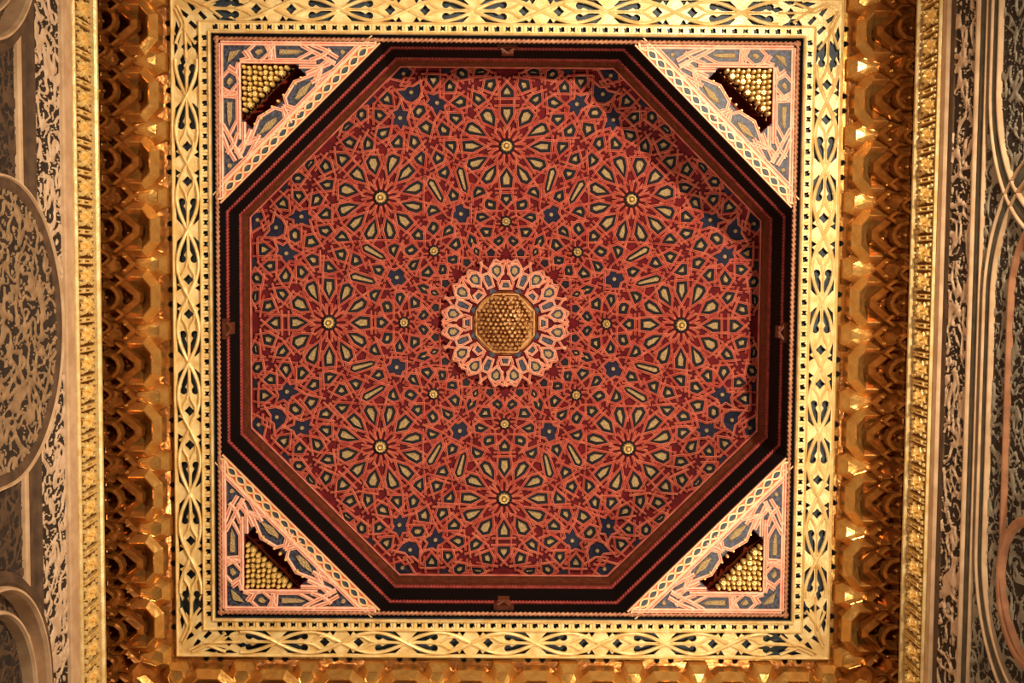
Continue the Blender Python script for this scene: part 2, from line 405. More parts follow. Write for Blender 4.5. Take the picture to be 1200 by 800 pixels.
# ---- central collar and honeycomb
collar = thing('star_collar', 'pale pink interlaced strapwork collar raised around the centre of the red dome', 'collar')
CZ = 11.56
def col_pos(u, v, h): s = CZ/F; return (u*s, v*s, CZ-h)
mb = MB(); o_ = star_poly(0,0,78,71.5,16,pi/16*0+pi/16); i_ = ngon(0,0,37,32,0)
vs = [col_pos(x,y,0) for x,y in o_]+[col_pos(x,y,0) for x,y in i_]+[col_pos(x,y,-.16) for x,y in o_]+[col_pos(x,y,-.16) for x,y in i_]
mb.add(vs, [(i,(i+1)%32,32+(i+1)%32,32+i) for i in range(32)]+[(i,(i+1)%32,64+(i+1)%32,64+i) for i in range(32)]+[(32+i,32+(i+1)%32,96+(i+1)%32,96+i) for i in range(32)])
mb.build('collar_board', 'ground', collar)
def polar(r, a, pts, cx=0):                        # local (tangential, outward) to plan
    d = (sin(a), -cos(a)); t = (cos(a), sin(a))
    return [(d[0]*(r+y)+t[0]*x, d[1]*(r+y)+t[1]*x) for x, y in pts]
CP = [(.3,0),(.5,.035),(1.3,.04),(1.5,.022),(2.0,.022),(2.2,.04),(3.0,.035),(3.2,0)]
def cplate(poly, nm, gold=True):
    mb = MB(); plate(mb, poly, col_pos, 0, .012, .1, 0)
    if gold: plate(mb, offset(poly,-1.9,1.3), col_pos, .01, .035, .5, 1)
    return mb.build(nm, ['slate','inlay'], collar)
for k in range(8):
    a0 = k*pi/4
    for s in (-1, 1):
        a = a0+s*radians(9.6)
        kp = ccw(polar(61.5, a, [(s*-4.8,4.5),(0,7),(s*5.2,4.5),(s*5.6,-1),(s*1.0,-7.0),(s*-5.0,-3)]))
        cplate(kp, 'kite_inlay')
        o = strap_mesh(kp, 'kite_strap', col_pos, CP, ('pink','pinkgroove')); C.objects.link(o); o.parent = collar
    a = a0+radians(22.5)
    sl = ccw(polar(54, a, [(-2.0,6),(2.0,6),(3.2,2),(2.2,-7),(-2.2,-7),(-3.2,2)]))
    cplate(sl, 'slot_inlay', False)
    o = strap_mesh(sl, 'slot_strap', col_pos, CP, ('pink','pinkgroove')); C.objects.link(o); o.parent = collar
    tr = ccw(polar(39.5, a, [(-5,-1.5),(5,-1.5),(0,5.5)])); cplate(tr, 'triangle_inlay', False)
    lp = ccw(polar(44, a0, [(-4,-2),(4,-2),(2.6,3),(-2.6,3)])); cplate(lp, 'loop_inlay', False)
    o = strap_mesh(lp, 'loop_strap', col_pos, CP, ('pink','pinkgroove')); C.objects.link(o); o.parent = collar
    HPC = [(-1.5,0),(-1.4,.03),(-.6,.042),(-.4,.025),(.4,.025),(.6,.042),(1.4,.03),(1.5,0)]
    mb = MB()
    for s in (-1, 1):                             # zigzag along the outer edge
        bar(mb, polar(0, a0, [(s*1.0,74),(s*6.5,70.5),(s*12.5,74.5)]), col_pos, HPC, PM)
        bar(mb, polar(0, a0, [(s*12.5,74.5),(s*17,67),(s*20.5,60)]), col_pos, HPC, PM)
        bar(mb, polar(0, a0, [(s*.5,74),(s*2.5,64),(s*9,47),(s*7,41)]), col_pos, HPC, PM)
        bar(mb, polar(0, a0, [(s*21,63),(s*27.5,67.5),(s*29,72)]), col_pos, HPC, PM)
    mb.build('zigzag_strap', ['pink','pinkgroove'], collar)
honey = thing('honeycomb_boss', 'round honey gold boss of tiny stars and beads at the very centre of the dome', 'boss')
mb = MB()
HZ = 11.60
def hpos(u, v, h): s = HZ/F; r = hypot(u,v); return (u*s, v*s, HZ-h-.14*(1-(r/37)**2))
mb.add([hpos(x,y,0) for x,y in ngon(0,0,36.5,32)]+[hpos(0,0,0)], [(i,(i+1)%32,32) for i in range(32)])
mb.add([col_pos(x,y,.02) for x,y in ngon(0,0,37.6,32)]+[hpos(x,y,0) for x,y in ngon(0,0,36.4,32)], [(i,(i+1)%32,32+(i+1)%32,32+i) for i in range(32)])
mb.build('boss_ground', 'coregold', honey)
mb = MB(); random.seed(4)
st = 5.6
for i in range(-9, 10):
    for j in range(-10, 11):
        x = i*st+(j%2)*st/2+random.uniform(-.7,.7); y = j*st*.866+random.uniform(-.7,.7)
        r = hypot(x, y)
        if r > 33.5: continue
        if (i*2+(j%2)+j*2)%3 == 0: plate(mb, star_poly(x,y,3.6,1.7,5+int(r)%3,r), hpos, 0, .07, .5, 0)
        else: plate(mb, ngon(x,y,random.uniform(1.7,2.5),7,r), hpos, 0, .06+.04*random.random(), .8, 0)
o = mb.build('bead_and_star_work', 'coregold', honey); o['kind'] = 'stuff'
mb = MB()
cr = ngon(0,0,36.6,8,pi/8); 
for i in range(8): tube(mb, [col_pos(*cr[i],.02), col_pos(*cr[(i+1)%8],.02)], .007, 6)
mb.build('boss_rim', 'coregold', honey)

# ================================================================ drum around the opening
drum = thing('octagonal_drum', 'black painted vertical drum with thin red rope mouldings around the octagonal opening', 'moulding')
def oct_band(name, prof, mats, midx, k, parent):
    mb = MB(); n = len(prof); vs = []
    for s in (-1, 1):
        for a, z in prof: vs.append((s*a*T8, a, z))
    mb.add(vs, [], 0)
    for i in range(n-1): mb.f.append([i, i+1, n+i+1, n+i]); mb.m.append(midx[i])
    return mb.build(name, mats, parent)
first = {}
for k in range(8):
    def seg(key, mk):
        if key not in first: first[key] = mk(); first[key].parent = drum; first[key].rotation_euler = (0,0,0)
        else: put(first[key], drum, rz=-k*pi/4)
    seg('f1', lambda: oct_band('black_fascia', [(SQ+.03,10.0),(SQ,10.0),(SQ-.005,10.33),(SQ+.05,10.36)], 'black', [0,0,0], 0, drum))
    seg('f2', lambda: oct_band('black_fascia', [(SQ+.05,10.40),(SQ-.012,10.42),(SQ-.02,10.78),(SQ+.05,10.80)], 'black', [0,0,0], 0, drum))
    seg('f3', lambda: oct_band('brown_cove', [(SQ+.05,10.86),(SQ-.02,10.90),(SQ-.01,11.02),(SQ-.04,11.10),(SQ-.03,11.20),(SQ+.02,11.26)], 'brown', [0]*5, 0, drum))
    def rp(a, z, r, m):
        mb = MB(); rope(mb, (-a*T8, a, z), (a*T8, a, z), r, .03); return mb.build('rope_moulding', m, drum, smooth=True)
    seg('r1', lambda: rp(SQ-.004, 10.38, .021, 'rope'))
    seg('r2', lambda: rp(SQ-.016, 10.83, .027, 'rope'))
for k in range(4):
    mb = MB()
    mb.box(-.085,.085,SQ-.05,SQ,10.08,10.2); mb.box(-.05,.05,SQ-.08,SQ,10.2,10.32); tube(mb, [(-.06,SQ-.05,10.12),(0,SQ-.09,10.14),(.06,SQ-.05,10.12)], .014)
    o = mb.build('bracket', 'brown', drum); o.rotation_euler = (0,0,k*pi/2)

# ================================================================ four corner panels
PX = 10.0/F
CPROF = [(.4,0),(.6,.018),(1.9,.022),(2.1,.01),(2.6,.01),(2.8,.022),(4.1,.018),(4.3,0)]
corner_label = {
 0:'triangular pink strapwork panel at the upper left corner of the gilt square',
 1:'triangular pink strapwork panel at the upper right corner of the gilt square',
 2:'triangular pink strapwork panel at the lower right corner of the gilt square',
 3:'triangular pink strapwork panel at the lower left corner of the gilt square'}
# panel coordinates: pixels right/down of the square's upper left corner, in the flat ceiling plane
def cpos(u, v, h): return (-SQ+u*PX, -SQ+v*PX, 9.985-h)
def cimg(pts): return [((x-251)*1.0, (y-47)*1.0) for x, y in pts]
LEG = SQ*2/PX*.5*(1-T8)                            # 198
rec = [(29.5,31),(94,31),(107,45),(45,107),(31,94)]
kcells = [('k',[(16,10.5),(38,10.5),(31,26),(26,31),(10.5,38),(10.5,16)],'d'),
          ('k',[(42,17),(49,10.5),(57,10.5),(61,18),(52,26),(46,24)],'m'),
          ('k',[(71,11),(98,11),(108,17),(95,24),(72,24)],'m'),
          ('k',[(84,70),(94,53.5),(119,44),(111,70),(97,79.5),(86,77)],'m'),
          ('s',[(133,11),(167,11),(150,27),(145,23),(138,26),(139,18)],'m')]
# board with the recess and the blue ground
first_corner = None
def build_corner(root):
    u = LEG
    outer = [(6,6),(u-8,6),(6,u-8)]
    mb = MB()
    R_ = rec; O_ = [(6,6),(u,6),((u+6)/2,(u+6)/2),(6,u)]
    rp = R_
    # ground faces between outline and recess, hand-connected
    O = [(5,5),(u,5),((u+5)/2+3,(u+5)/2+3-3),(5,u)]
    P_ = [cpos(*p,0) for p in [(2,2),(u-3,2),(u/2-.5,u/2-.5),(2,u-3)]+R_]
    mb.add(P_, [(0,1,5,4),(1,2,6,5),(2,7,6),(2,3,8,7)[:3] if False else (2,3,7),(3,0,4,8),(3,8,7)])
    o = mb.build('panel_board', 'slate', root)
    mb = MB(); D = -.22
    n = len(R_); top = [cpos(*p,0) for p in R_]; bot = [cpos(*p,D) for p in offset(ccw(R_),-1)]
    top = [cpos(*p,0) for p in ccw(R_)]
    mb.add(top+bot, [(i,(i+1)%n,n+(i+1)%n,n+i) for i in range(n)]+[tuple(range(n,2*n))])
    a_, b_ = (101,38), (38,101)
    mb.add([cpos(96,33,.0),cpos(33,96,.0),cpos(29.5,90,-.2),cpos(90,29.5,-.2)],[(0,1,2,3)])
    mb.build('sunk_recess', 'oxblood', root)
    # cluster of stars and beads hanging in the recess
    cl = MB()
    cl.add([cpos(31,32,-.14),cpos(92,32,-.14),cpos(31,93,-.14)], [(0,1,2)]); clo = cl.build('honeycomb_cluster', 'ambdark', root)
    g = 7.9; sb = MB(); plate(sb, star_poly(0,0,5.2,2.9,8), lambda x,y,h:(x*PX,y*PX,-h), -.05, .05, .9, 0)
    plate(sb, ngon(0,0,1.6,8), lambda x,y,h:(x*PX,y*PX,-h), .04, .075, .5, 0)
    star = sb.build('star_pendant', 'clustergold', link=False)
    sb = MB(); sb_p = [( .0,2.7),(.035,2.6),(.06,1.9),(.072,.9)]
    for (h0,r0),(h1,r1) in zip(sb_p, sb_p[1:]):
        A = [(x*PX,y*PX,-h0) for x,y in ngon(0,0,r0,8)]; B = [(x*PX,y*PX,-h1) for x,y in ngon(0,0,r1,8)]
        sb.add(A+B, [(i,(i+1)%8,8+(i+1)%8,8+i) for i in range(8)])
    sb.add([(x*PX,y*PX,-.072) for x,y in ngon(0,0,.9,8)], [tuple(range(8))])
    sb.add([(x*PX,y*PX,.05) for x,y in ngon(0,0,2.7,8)]+[(x*PX,y*PX,0) for x,y in ngon(0,0,2.7,8)], [(i,(i+1)%8,8+(i+1)%8,8+i) for i in range(8)])
    ball = sb.build('bead_pendant', 'clustergold', link=False, smooth=True)
    for i in range(9):
        for j in range(9):
            x, y = 34.5+i*6.1, 35+j*6.1
            if i+j > 8: continue
            zt = -.03-.006*((i+j)%3)
            if i%3 == 1 and j%3 == 1 or (i%3 == 2 and j%3 == 2 and i+j < 8):
                put(star, clo, cpos(x,y,zt), radians(22.5*((i+j)%2)))
            elif (i+j)%1 == 0: put(ball, clo, cpos(x+(.8 if j%2 else -.4),y+(.7 if i%2 else -.3),zt))
    # scalloped beads along the long side of the recess
    for i in range(9):
        t = (i+.5)/9; put(ball, clo, cpos(103.5+(43.5-103.5)*t, 43.5+(103.5-43.5)*t, -.02), 0, (.75,.75,.8))
    # cells and straps
    for kd, pts, mode in kcells:
        for s in ((0,) if mode == 'd' else (0, 1)):
            q = ccw([(y, x) if s else (x, y) for x, y in pts])
            mb = MB(); plate(mb, offset(q,.3), cpos, -.01, .004, .1, 0)
            if kd == 'k': plate(mb, offset(q,-7.0 if area(q) > 400 else -3.9,1.2), cpos, .003, .022, .8, 1)
            else: plate(mb, ngon(148 if not s else 17, 17 if not s else 148, 3, 7), cpos, .003, .022, .8, 1)
            mb.build('kite_inlay' if kd == 'k' else 'star_inlay', ['slate','inlay'], root)
            if kd == 'k' and mode == 'm':
                o = strap_mesh(q, 'kite_strap', cpos, CPROF, ('pink','pinkgroove'), 2.4); C.objects.link(o); o.parent = root
    HPC = [(-2.5,0),(-2.3,.018),(-.6,.024),(-.4,.01),(.4,.01),(.6,.024),(2.3,.018),(2.5,0)]
    lines = [[(30,28.5),(118,28.5)], [(101,10),(116,18),(140,30)], [(112,9),(128,15),(143,24)], [(110,27),(124,22),(134,14)],
             [(106,42),(134,30)], [(112,52),(140,37)], [(116,49),(124,33)], [(98,34),(122,34),(134,24)],
             [(34,17),(40,25),(30,28)], [(62,11),(66,20),(64,27)], [(68,11),(63,20),(66,27)], [(79,79),(87,83),(99,88)], [(128,26),(140,31)]]
    for L in lines:
        for s in (0, 1):
            mb = MB(); bar(mb, [(y,x) if s else (x,y) for x,y in L], cpos, HPC, PM); mb.build('zigzag_strap', ['pink','pinkgroove'], root)
    # border straps, rope and chain border
    e = [(-2.6,0),(-2.4,.022),(-.7,.026),(-.5,.014),(.5,.014),(.7,.026),(2.4,.022),(2.6,0)]
    for s in (0, 1):
        mb = MB(); L = [(8.0,8.0),(u-13,8.0)]; bar(mb, [(y,x) if s else (x,y) for x,y in L], cpos, e, PM); mb.build('border_strap', ['pink','pinkgroove'], root)
    mb = MB(); c = 15.0
    bar(mb, [(u-30,7.5),(7.5,u-30)], cpos, [(-2.4,0),(-2.2,.022),(-.6,.026),(-.4,.014),(.4,.014),(.6,.026),(2.2,.022),(2.4,0)], PM); mb.build('border_strap', ['pink','pinkgroove'], root)
    # chain border
    mb = MB(); h_ = u-1
    mb.add([cpos(u-19,0,.004),cpos(u,0,.004),cpos(0,u,.004),cpos(0,u-19,.004),cpos(u-19,0,-.03),cpos(u,0,-.03),cpos(0,u,-.03),cpos(0,u-19,-.03)],[(0,1,2,3),(0,1,5,4),(1,2,6,5),(2,3,7,6)])
    cb = mb.build('chain_border', 'pinkgroove', root)
    nC = 18; A0 = Vector((u-9.5-2,2)); A1 = Vector((2,u-9.5-2)); dv = (A1-A0); L = dv.length; dv /= L; nv = Vector((dv.y,-dv.x))
    for sgn in (-1, 1):
        pts = []
        for i in range(nC*10+1):
            s_ = L*i/(nC*10); c_ = A0+dv*s_+nv*(sgn*4.2*sin(pi*s_/(L/nC))); pts.append((c_.x,c_.y))
        mb = MB(); bar(mb, pts, cpos, [(-1.1,.003),(-.9,.022),(.9,.022),(1.1,.003)], [0]*3); mb.build('chain_strand', 'palechain', cb)
        mb = MB(); bar(mb, [tuple(A0+dv*0+nv*sgn*6.2), tuple(A0+dv*L+nv*sgn*6.2)], cpos, [(-.8,.003),(-.6,.022),(.6,.022),(.8,.003)], [0]*3); mb.build('chain_edge', 'palechain', cb)
    ov = None
    for i in range(nC):
        c_ = A0+dv*(L*(i+.5)/nC); ang = atan2(dv.y,dv.x)
        if ov is None:
            mb = MB(); pl = []
            for t in range(12):
                a = 2*pi*t/12; x = 5.0*cos(a); y = 2.7*sin(a); pl.append((x*cos(ang)-y*sin(ang), x*sin(ang)+y*cos(ang)))
            plate(mb, ccw(pl), lambda x,y,h:(x*PX,y*PX,-h), 0, .008, .2, 0); ov = mb.build('oval_inlay', 'greenblue', link=False)
        put(ov, cb, cpos(c_.x,c_.y,.003))
M['palechain'] = mat('pale gold chain', srgb(232,186,130), srgb(248,210,160), .45, .1, scale=20)
def copy_tree(o, parent=None):
    c = o.copy(); C.objects.link(c); c.parent = parent
    for ch in list(o.children): copy_tree(ch, c)
    return c
c0 = thing('strapwork_spandrel', corner_label[0], 'panel', group='triangular corner panels'); build_corner(c0)
for k in (1,2,3):
    c = copy_tree(c0); c.rotation_euler = (0,0,k*pi/2); c['label'] = corner_label[k]

# ================================================================ gilt frame
frame = thing('gilt_frame', 'bright gilt openwork square frame surrounding the octagon and pink corner panels', 'frame')
H0, H1 = SQ+.015, 2.755                            # half sides, inner and outer
FZ = 9.93
WF = (H1-H0)/PX*1.0                                # width in pixels, about 45
def fpos(s, t, h): return (s*PX, H0+t*PX, FZ-h)      # s along, t outwards
P2 = lambda s, t: (s*PX, t*PX)
PER = 153.0; TC = 11.8+15.6                         # period and centre line of the tracery
def leaf(s0, sg, side):                              # twin leaf with its bulb, tip at s0
    out = []
    for x, hw in [(0,.4),(5,3.0),(11,5.0),(16,4.7),(20,2.7)]: out.append((x,hw))
    top = [(s0+sg*x, TC+side*(6.6-(.32*(11-x) if x < 11 else -.0*x))+side*hw*1.0) for x, hw in out]
    bulb = [(s0+sg*(25.5+4.9*cos(a)), TC+side*(6.8+4.5*sin(a))) for a in [radians(d) for d in (150,100,60,20,-20,-60,-100,-150)]]
    if side < 0: bulb = [(s0+sg*(25.5+4.9*cos(a)), TC+side*(6.8+4.5*sin(a))) for a in [radians(d) for d in (150,100,60,20,-20,-60,-100,-150)]]
    bot = [(s0+sg*x, TC+side*(6.6-(.32*(11-x) if x < 11 else 0))-side*hw*1.0) for x, hw in out]
    return top+bulb+list(reversed(bot))
holes = []
SMAX = H1/PX-42
def ok(p): return all(abs(s) < SMAX-(45-t)*.0 and abs(s) < H0/PX+t-9 for s, t in p)
s00 = 0
for n in range(-3, 4):
    X = s00+n*PER+PER*.25                            # crossing between the twin leaves
    X2 = X+PER/2
    for sg in (-1, 1):
        for side in (-1, 1):
            holes.append(leaf(X+sg*7, sg, side))
            holes.append([(X2+sg*(7+a), TC+side*(13.4-b_)) for a, b_ in [(-1,-.5),(7.5,-.5),(3.2,6)]])
            holes.append([(X+sg*a, TC+side*b_) for a, b_ in [(6,6.2),(13,13.2),(34,14),(28,11.4),(14,6.8)]])
            holes.append([(X2+sg*a, TC+side*b_) for a, b_ in [(13,14),(16,10.5),(22,9.6),(30,13.6),(24,14.2)]])
        holes.append([(X2+sg*20+r*cos(a), TC+r*sin(a)) for r, a in [((6.4 if i%2 == 0 else 4.2), i*pi/4) for i in range(8)]])
holes = [h for h in holes if ok(h)]
for i in range(-27, 28):
    s = i*12.4
    if i%2: holes.append([(s-3.2,4.2),(s+2.6,3.8),(s+3.4,9.3),(s+.9,8.4),(s+.4,10.2),(s-2.8,9.6)])
    else: holes.append([(s-2.8,3.6),(s+.2,5.2),(s+2.8,3.6),(s+2.4,10.2),(s,8.6),(s-2.8,10.2)])
ho = H0/PX; W_ = WF
outer = [(-ho,0),(ho,0),(ho+W_,W_),(-ho-W_,W_)]
# corner leaf holes, mirrored at both ends
for sg in (-1, 1):
    c = sg*(ho)
    for pl in ([(3,17),(7,14),(14,22),(11,25)], [(16,27),(20,24),(26,33),(24,36)], [(-14,36),(-2,33),(14,39),(2,41)], [(-20,16),(-8,17),(-5,22),(-16,21)], [(-24,31),(-34,28),(-40,32),(-30,35)]):
        holes.append([(c+sg*a, b_) for a, b_ in pl])
rail0 = node('frame_side', frame)
o = curve_plate('pierced_plate', outer, [ccw(h) for h in holes], P2, .018, .004, 'gold', rail0); o.location = (0, H0, FZ)
mb = MB(); mb.add([fpos(-ho,0,-.035),fpos(ho,0,-.035),fpos(ho+W_,W_,-.035),fpos(-ho-W_,W_,-.035)], [(0,1,2,3)])
mb.add([fpos(-ho,0,-.07),fpos(ho,0,-.07),fpos(ho,0,.01),fpos(-ho,0,.01)], [(0,1,2,3)])
mb.build('ground_board', 'greenblue', rail0)
GB = [(-1.7,.008),(-1.3,.03),(0,.04),(1.3,.03),(1.7,.008)]; G0 = [0]*4
mb = MB()
for sgn in (-1, 1):
    pts = []
    for i in range(-250, 251):
        s = i*1.24
        if abs(s) > ho-14: continue
        pts.append((s, TC+sgn*12.4*sin(2*pi*(s-PER*.25)/PER)))
    bar(mb, pts, fpos, [(x*1.25,h+(.006 if sgn > 0 else 0)) for x,h in GB], G0)
mb.build('wavy_strand', 'gold', rail0)
for n in range(-3, 4):
    X = s00+n*PER+PER*.25; X2 = X+PER/2
    if abs(X) < ho-30:
        mb = MB(); bar(mb, [(X-34,TC),(X+34,TC)], fpos, [(x*.7,h) for x,h in GB], G0); mb.build('stem', 'gold', rail0)
    if abs(X2) < ho-20:
        for sg in (-1, 1):
            for side in (-1, 1):
                mb = MB(); bar(mb, [(X2+sg*44,TC),(X2+sg*34,TC+side*2.2),(X2+sg*25,TC+side*7.4),(X2+sg*17,TC+side*7.0),(X2+sg*9,TC+side*3.2),(X2,TC)], fpos, GB, G0)
                mb.build('forked_strand', 'gold', rail0)
for t, wd in ((1.3,1.5),(12.2,1.4),(W_-1.4,1.7)):
    mb = MB(); bar(mb, [(-ho-t,t),(ho+t,t)], fpos, [(-wd,0),(-wd*.8,.03),(0,.042),(wd*.8,.03),(wd,0)], G0); mb.build('edge_bar', 'gold', rail0)
for sg in (-1, 1):                                  # mitre and corner scrolls
    mb = MB()
    bar(mb, [(sg*(ho-13),TC+12.4),(sg*(ho+8),TC+4),(sg*(ho+26),TC+12)], fpos, GB, G0)
    bar(mb, [(sg*(ho-14),TC-11),(sg*(ho+2),TC+1),(sg*(ho+24),TC+11)], fpos, GB, G0)
    bar(mb, [(sg*(ho-30),TC),(sg*(ho+12),TC+1),(sg*(ho+30),TC+10)], fpos, [(x*.8,h) for x,h in GB], G0)
    mb.build('corner_scroll', 'gold', rail0)
bead = MB(); plate(bead, ccw([(-.6,3.6),(.6,3.6),(.6,10.2),(-.6,10.2)]), lambda s,t,h:(s*PX,t*PX,-h), 0, .014, .3, 0)
bo = bead.build('bead_rib', 'gold', link=False)
for i in range(-27, 27): put(bo, rail0, (((i+.5)*12.4)*PX, H0, FZ-.012))
for t, r, m in ((-1.6,.010,'black'),(2.2-5.4,.016,'palerope')):
    mb = MB(); y = SQ-.006 if m == 'black' else SQ-.022
    if m == 'palerope': rope(mb, (-SQ, y, 9.97), (SQ, y, 9.97), .019, .04)
    else: mb.box(-SQ-.01, SQ+.01, SQ-.045, SQ+.016, 9.975, 10.0)
    mb.build('rope_moulding' if m == 'palerope' else 'dark_fillet', m, rail0, smooth=(m == 'palerope'))
for k in (1,2,3):
    r = copy_tree(rail0, frame); r.rotation_euler = (0,0,k*pi/2)

# ================================================================ muqarnas cornice
# corbels in local (s along, t from wall towards the room's centre, z), t measured in metres
def corbel(name, pl, z0, z1, rim, bowl, steps=3, m='amber', mid=None, cham=.03):
    mb = MB(); pl = ccw(pl); n = len(pl)
    rows = [([(x,y) for x,y in pl], z1), (pl, z0+cham), (offset(pl,-cham*.9), z0), (offset(pl,-cham*.9-rim*.35), z0+.004)]
    cx = sum(p[0] for p in pl)/n; cy = min(p[1] for p in pl)*.45+max(p[1] for p in pl)*.55
    if mid: cx, cy = mid
    base = offset(pl,-cham*.9-rim*.35)
    for i in range(1, steps):
        t = i/steps; rows.append(([(x+(cx-x)*t, y+(cy-y)*t) for x, y in base], z0+.004+bowl*sin(t*pi/2)))
    vs = [(x,y,z) for r, z in rows for x, y in r]; R = len(rows)
    mb.add(vs, [(k*n+i, k*n+(i+1)%n, (k+1)*n+(i+1)%n, (k+1)*n+i) for k in range(R-1) for i in range(n)])
    mb.add([vs[(R-1)*n+i] for i in range(n)]+[(cx,cy,z0+.004+bowl)], [(i,(i+1)%n,n) for i in range(n)])
    return mb.build(name, m, link=False)
p_ = .544
cor_oct = corbel('octagonal_corbel', [(-.225,.05),(-.225,.33),(-.105,.435),(.105,.435),(.225,.33),(.225,.05)], 9.70, 9.91, .03, .12, mid=(0,.26), cham=.062)
cor_plug = corbel('plug_corbel', [(-.05,.12),(-.125,.37),(-.078,.475),(.078,.475),(.125,.37),(.05,.12)], 9.76, 9.92, .02, -.01, cham=.06)
cor_dia = corbel('diamond_corbel', [(-.15,.02),(-.15,.17),(-.035,.305),(.035,.305),(.15,.17),(.15,.02)], 9.60, 9.74, .022, .12, m='ambshade', cham=.042)
cor_v = corbel('pointed_corbel', [(-.10,.02),(-.10,.17),(0,.27),(.10,.17),(.10,.02)], 9.63, 9.76, .02, .10, m='ambshade', cham=.03)
cor_s = corbel('small_corbel', [(-.055,.02),(-.055,.13),(0,.20),(.055,.13),(.055,.02)], 9.56, 9.68, .014, .08, m='ambshade', cham=.018)
cor_e = corbel('crescent_corbel', [(-.11,0)]+[(-.11*cos(a),.06+.12*sin(a)) for a in [radians(d) for d in (0,30,60,90,120,150,180)]]+[(.11,0)], 9.50, 9.62, .02, .14, m='ambshade', cham=.022)
cor_f = corbel('flower_corbel', [(-.12,0)]+[(x,.03+.09*abs(sin(1.5*pi*(x+.12)/.24))) for x in [-.12+.24*i/12 for i in range(13)]]+[(.12,0)], 9.47, 9.56, .016, .07, m='ambshade', cham=.016)
mb = MB()
for k in range(6): plate(mb, ccw(ngon(.035*cos(k*pi/3),.05+.03*sin(k*pi/3),.019,6)), lambda x,y,h:(x,y,-h), 0, .02, .006, 0)
plate(mb, ngon(0,.05,.016,6), lambda x,y,h:(x,y,-h), 0, .03, .005, 0)
flo = mb.build('flower', 'ambshade', link=False)
mb = MB(); plate(mb, ccw(ngon(0,0,.016,8)), lambda x,y,h:(x,y,-h), 0, .026, .008, 0); nub = mb.build('nub', 'amber', link=False)
mb = MB(); plate(mb, ccw([(-.022,-.02),(.022,-.02),(.022,.008),(0,.024),(-.022,.008)]), lambda x,y,h:(x,y,-h), 0, .012, .004, 0); hole_ = mb.build('hole_shade', 'black', link=False)  # black plates painting the shade of small arched holes
muq_labels = ['lower gilded stalactite cornice under the bottom edge of the gilt frame',
 'left gilded stalactite cornice between stamped gold frieze and gilt frame', 'upper gilded stalactite cornice, mostly cut off above the gilt frame', 'right gilded stalactite cornice between stamped gold frieze and gilt frame']
random.seed(8)
for k in range(4):
    root = thing('muqarnas_cornice', muq_labels[k], 'cornice', group='stalactite cornices around the square ceiling')
    root.rotation_euler = (0,0,k*pi/2)
    # local frame: y = W - t
    def pc(src, s, t=0, z=0, lim=.5, jig=.004):
        if abs(s) > W-lim: return
        o = put(src, root, (s+random.uniform(-jig,jig), W, z+random.uniform(-jig,jig)), 0, (1,-1,1)); return o
    mb = MB()                                        # backing slope and the strip by the frame
    pr = [(0,9.58),(.06,9.60),(.18,9.74),(.30,9.84),(.42,9.90),(.46,9.93)]
    for (t0,z0),(t1,z1) in zip(pr,pr[1:]):
        mb.add([(-(W-t0),W-t0,z0),((W-t0),W-t0,z0),((W-t1),W-t1,z1),(-(W-t1),W-t1,z1)], [(0,1,2,3)])
    mb.build('backing', 'ambshade', root)
    mb = MB()
    for t in (.425,.505):
        tube(mb, [(-(W-t),W-t,9.915),((W-t),W-t,9.915)], .009 if t < .5 else .012, 6)
    mb.build('rail', 'amber', root)
    mb = MB(); mb.add([(-(W-.44),W-.44,9.925),((W-.44),W-.44,9.925),((W-.515),W-.515,9.945),(-(W-.515),W-.515,9.945)], [(0,1,2,3)])
    st_ = mb.build('outer_strip', 'amber', root)
    for n in range(-6, 7):
        s = n*p_
        pc(cor_plug, s, lim=.52); pc(cor_v, s, lim=.35); pc(cor_f, s, lim=.15)
        if abs(s) < W-.2: put(flo, root, (s, W, 9.53), 0, (1,-1,1))
        s2 = s+p_/2
        pc(cor_oct, s2, lim=.62); pc(cor_dia, s2, lim=.38); pc(cor_e, s2, lim=.2)
        if abs(s2) < W-.3: put(nub, root, (s2, W-.06, 9.58))
        for d in (-.135, .135): pc(cor_s, s+d, lim=.3)
        for d, t, z in ((-.16,.30,9.80),(.16,.30,9.80),(-.055,.19,9.62),(.055,.19,9.62)):
            if abs(s+d) < W-.55: put(nub, root, (s+d, W-t, z))
        if abs(s2) < W-.6:
            for d in (-.06,.06): put(hole_, st_, (s2+d, W-.475, 9.925))
mb = MB()
# corner piece: bent band where two cornices meet
cp = corbel('corner_corbel', [(.01,.01),(.01,.50),(.10,.52),(.16,.47),(.47,.16),(.52,.10),(.50,.01)], 9.76, 9.91, .05, .09, mid=(.2,.2), cham=.05)
for i, (k, lb) in enumerate([(1,'lower left'),(2,'upper left'),(3,'upper right'),(0,'lower right')]):
    o = cp.copy(); C.objects.link(o); a = k*pi/2
    x, y = W-.0, W-.0
    o.location = (cos(a)*W-sin(a)*W, sin(a)*W+cos(a)*W, 0); o.rotation_euler = (0,0,a+pi); o.scale = (1,1,1)
    o['label'] = f'bent gilded corbel joining two stalactite cornices at the {lb} corner'; o['category'] = 'corbel'; o['group'] = 'corner corbels'

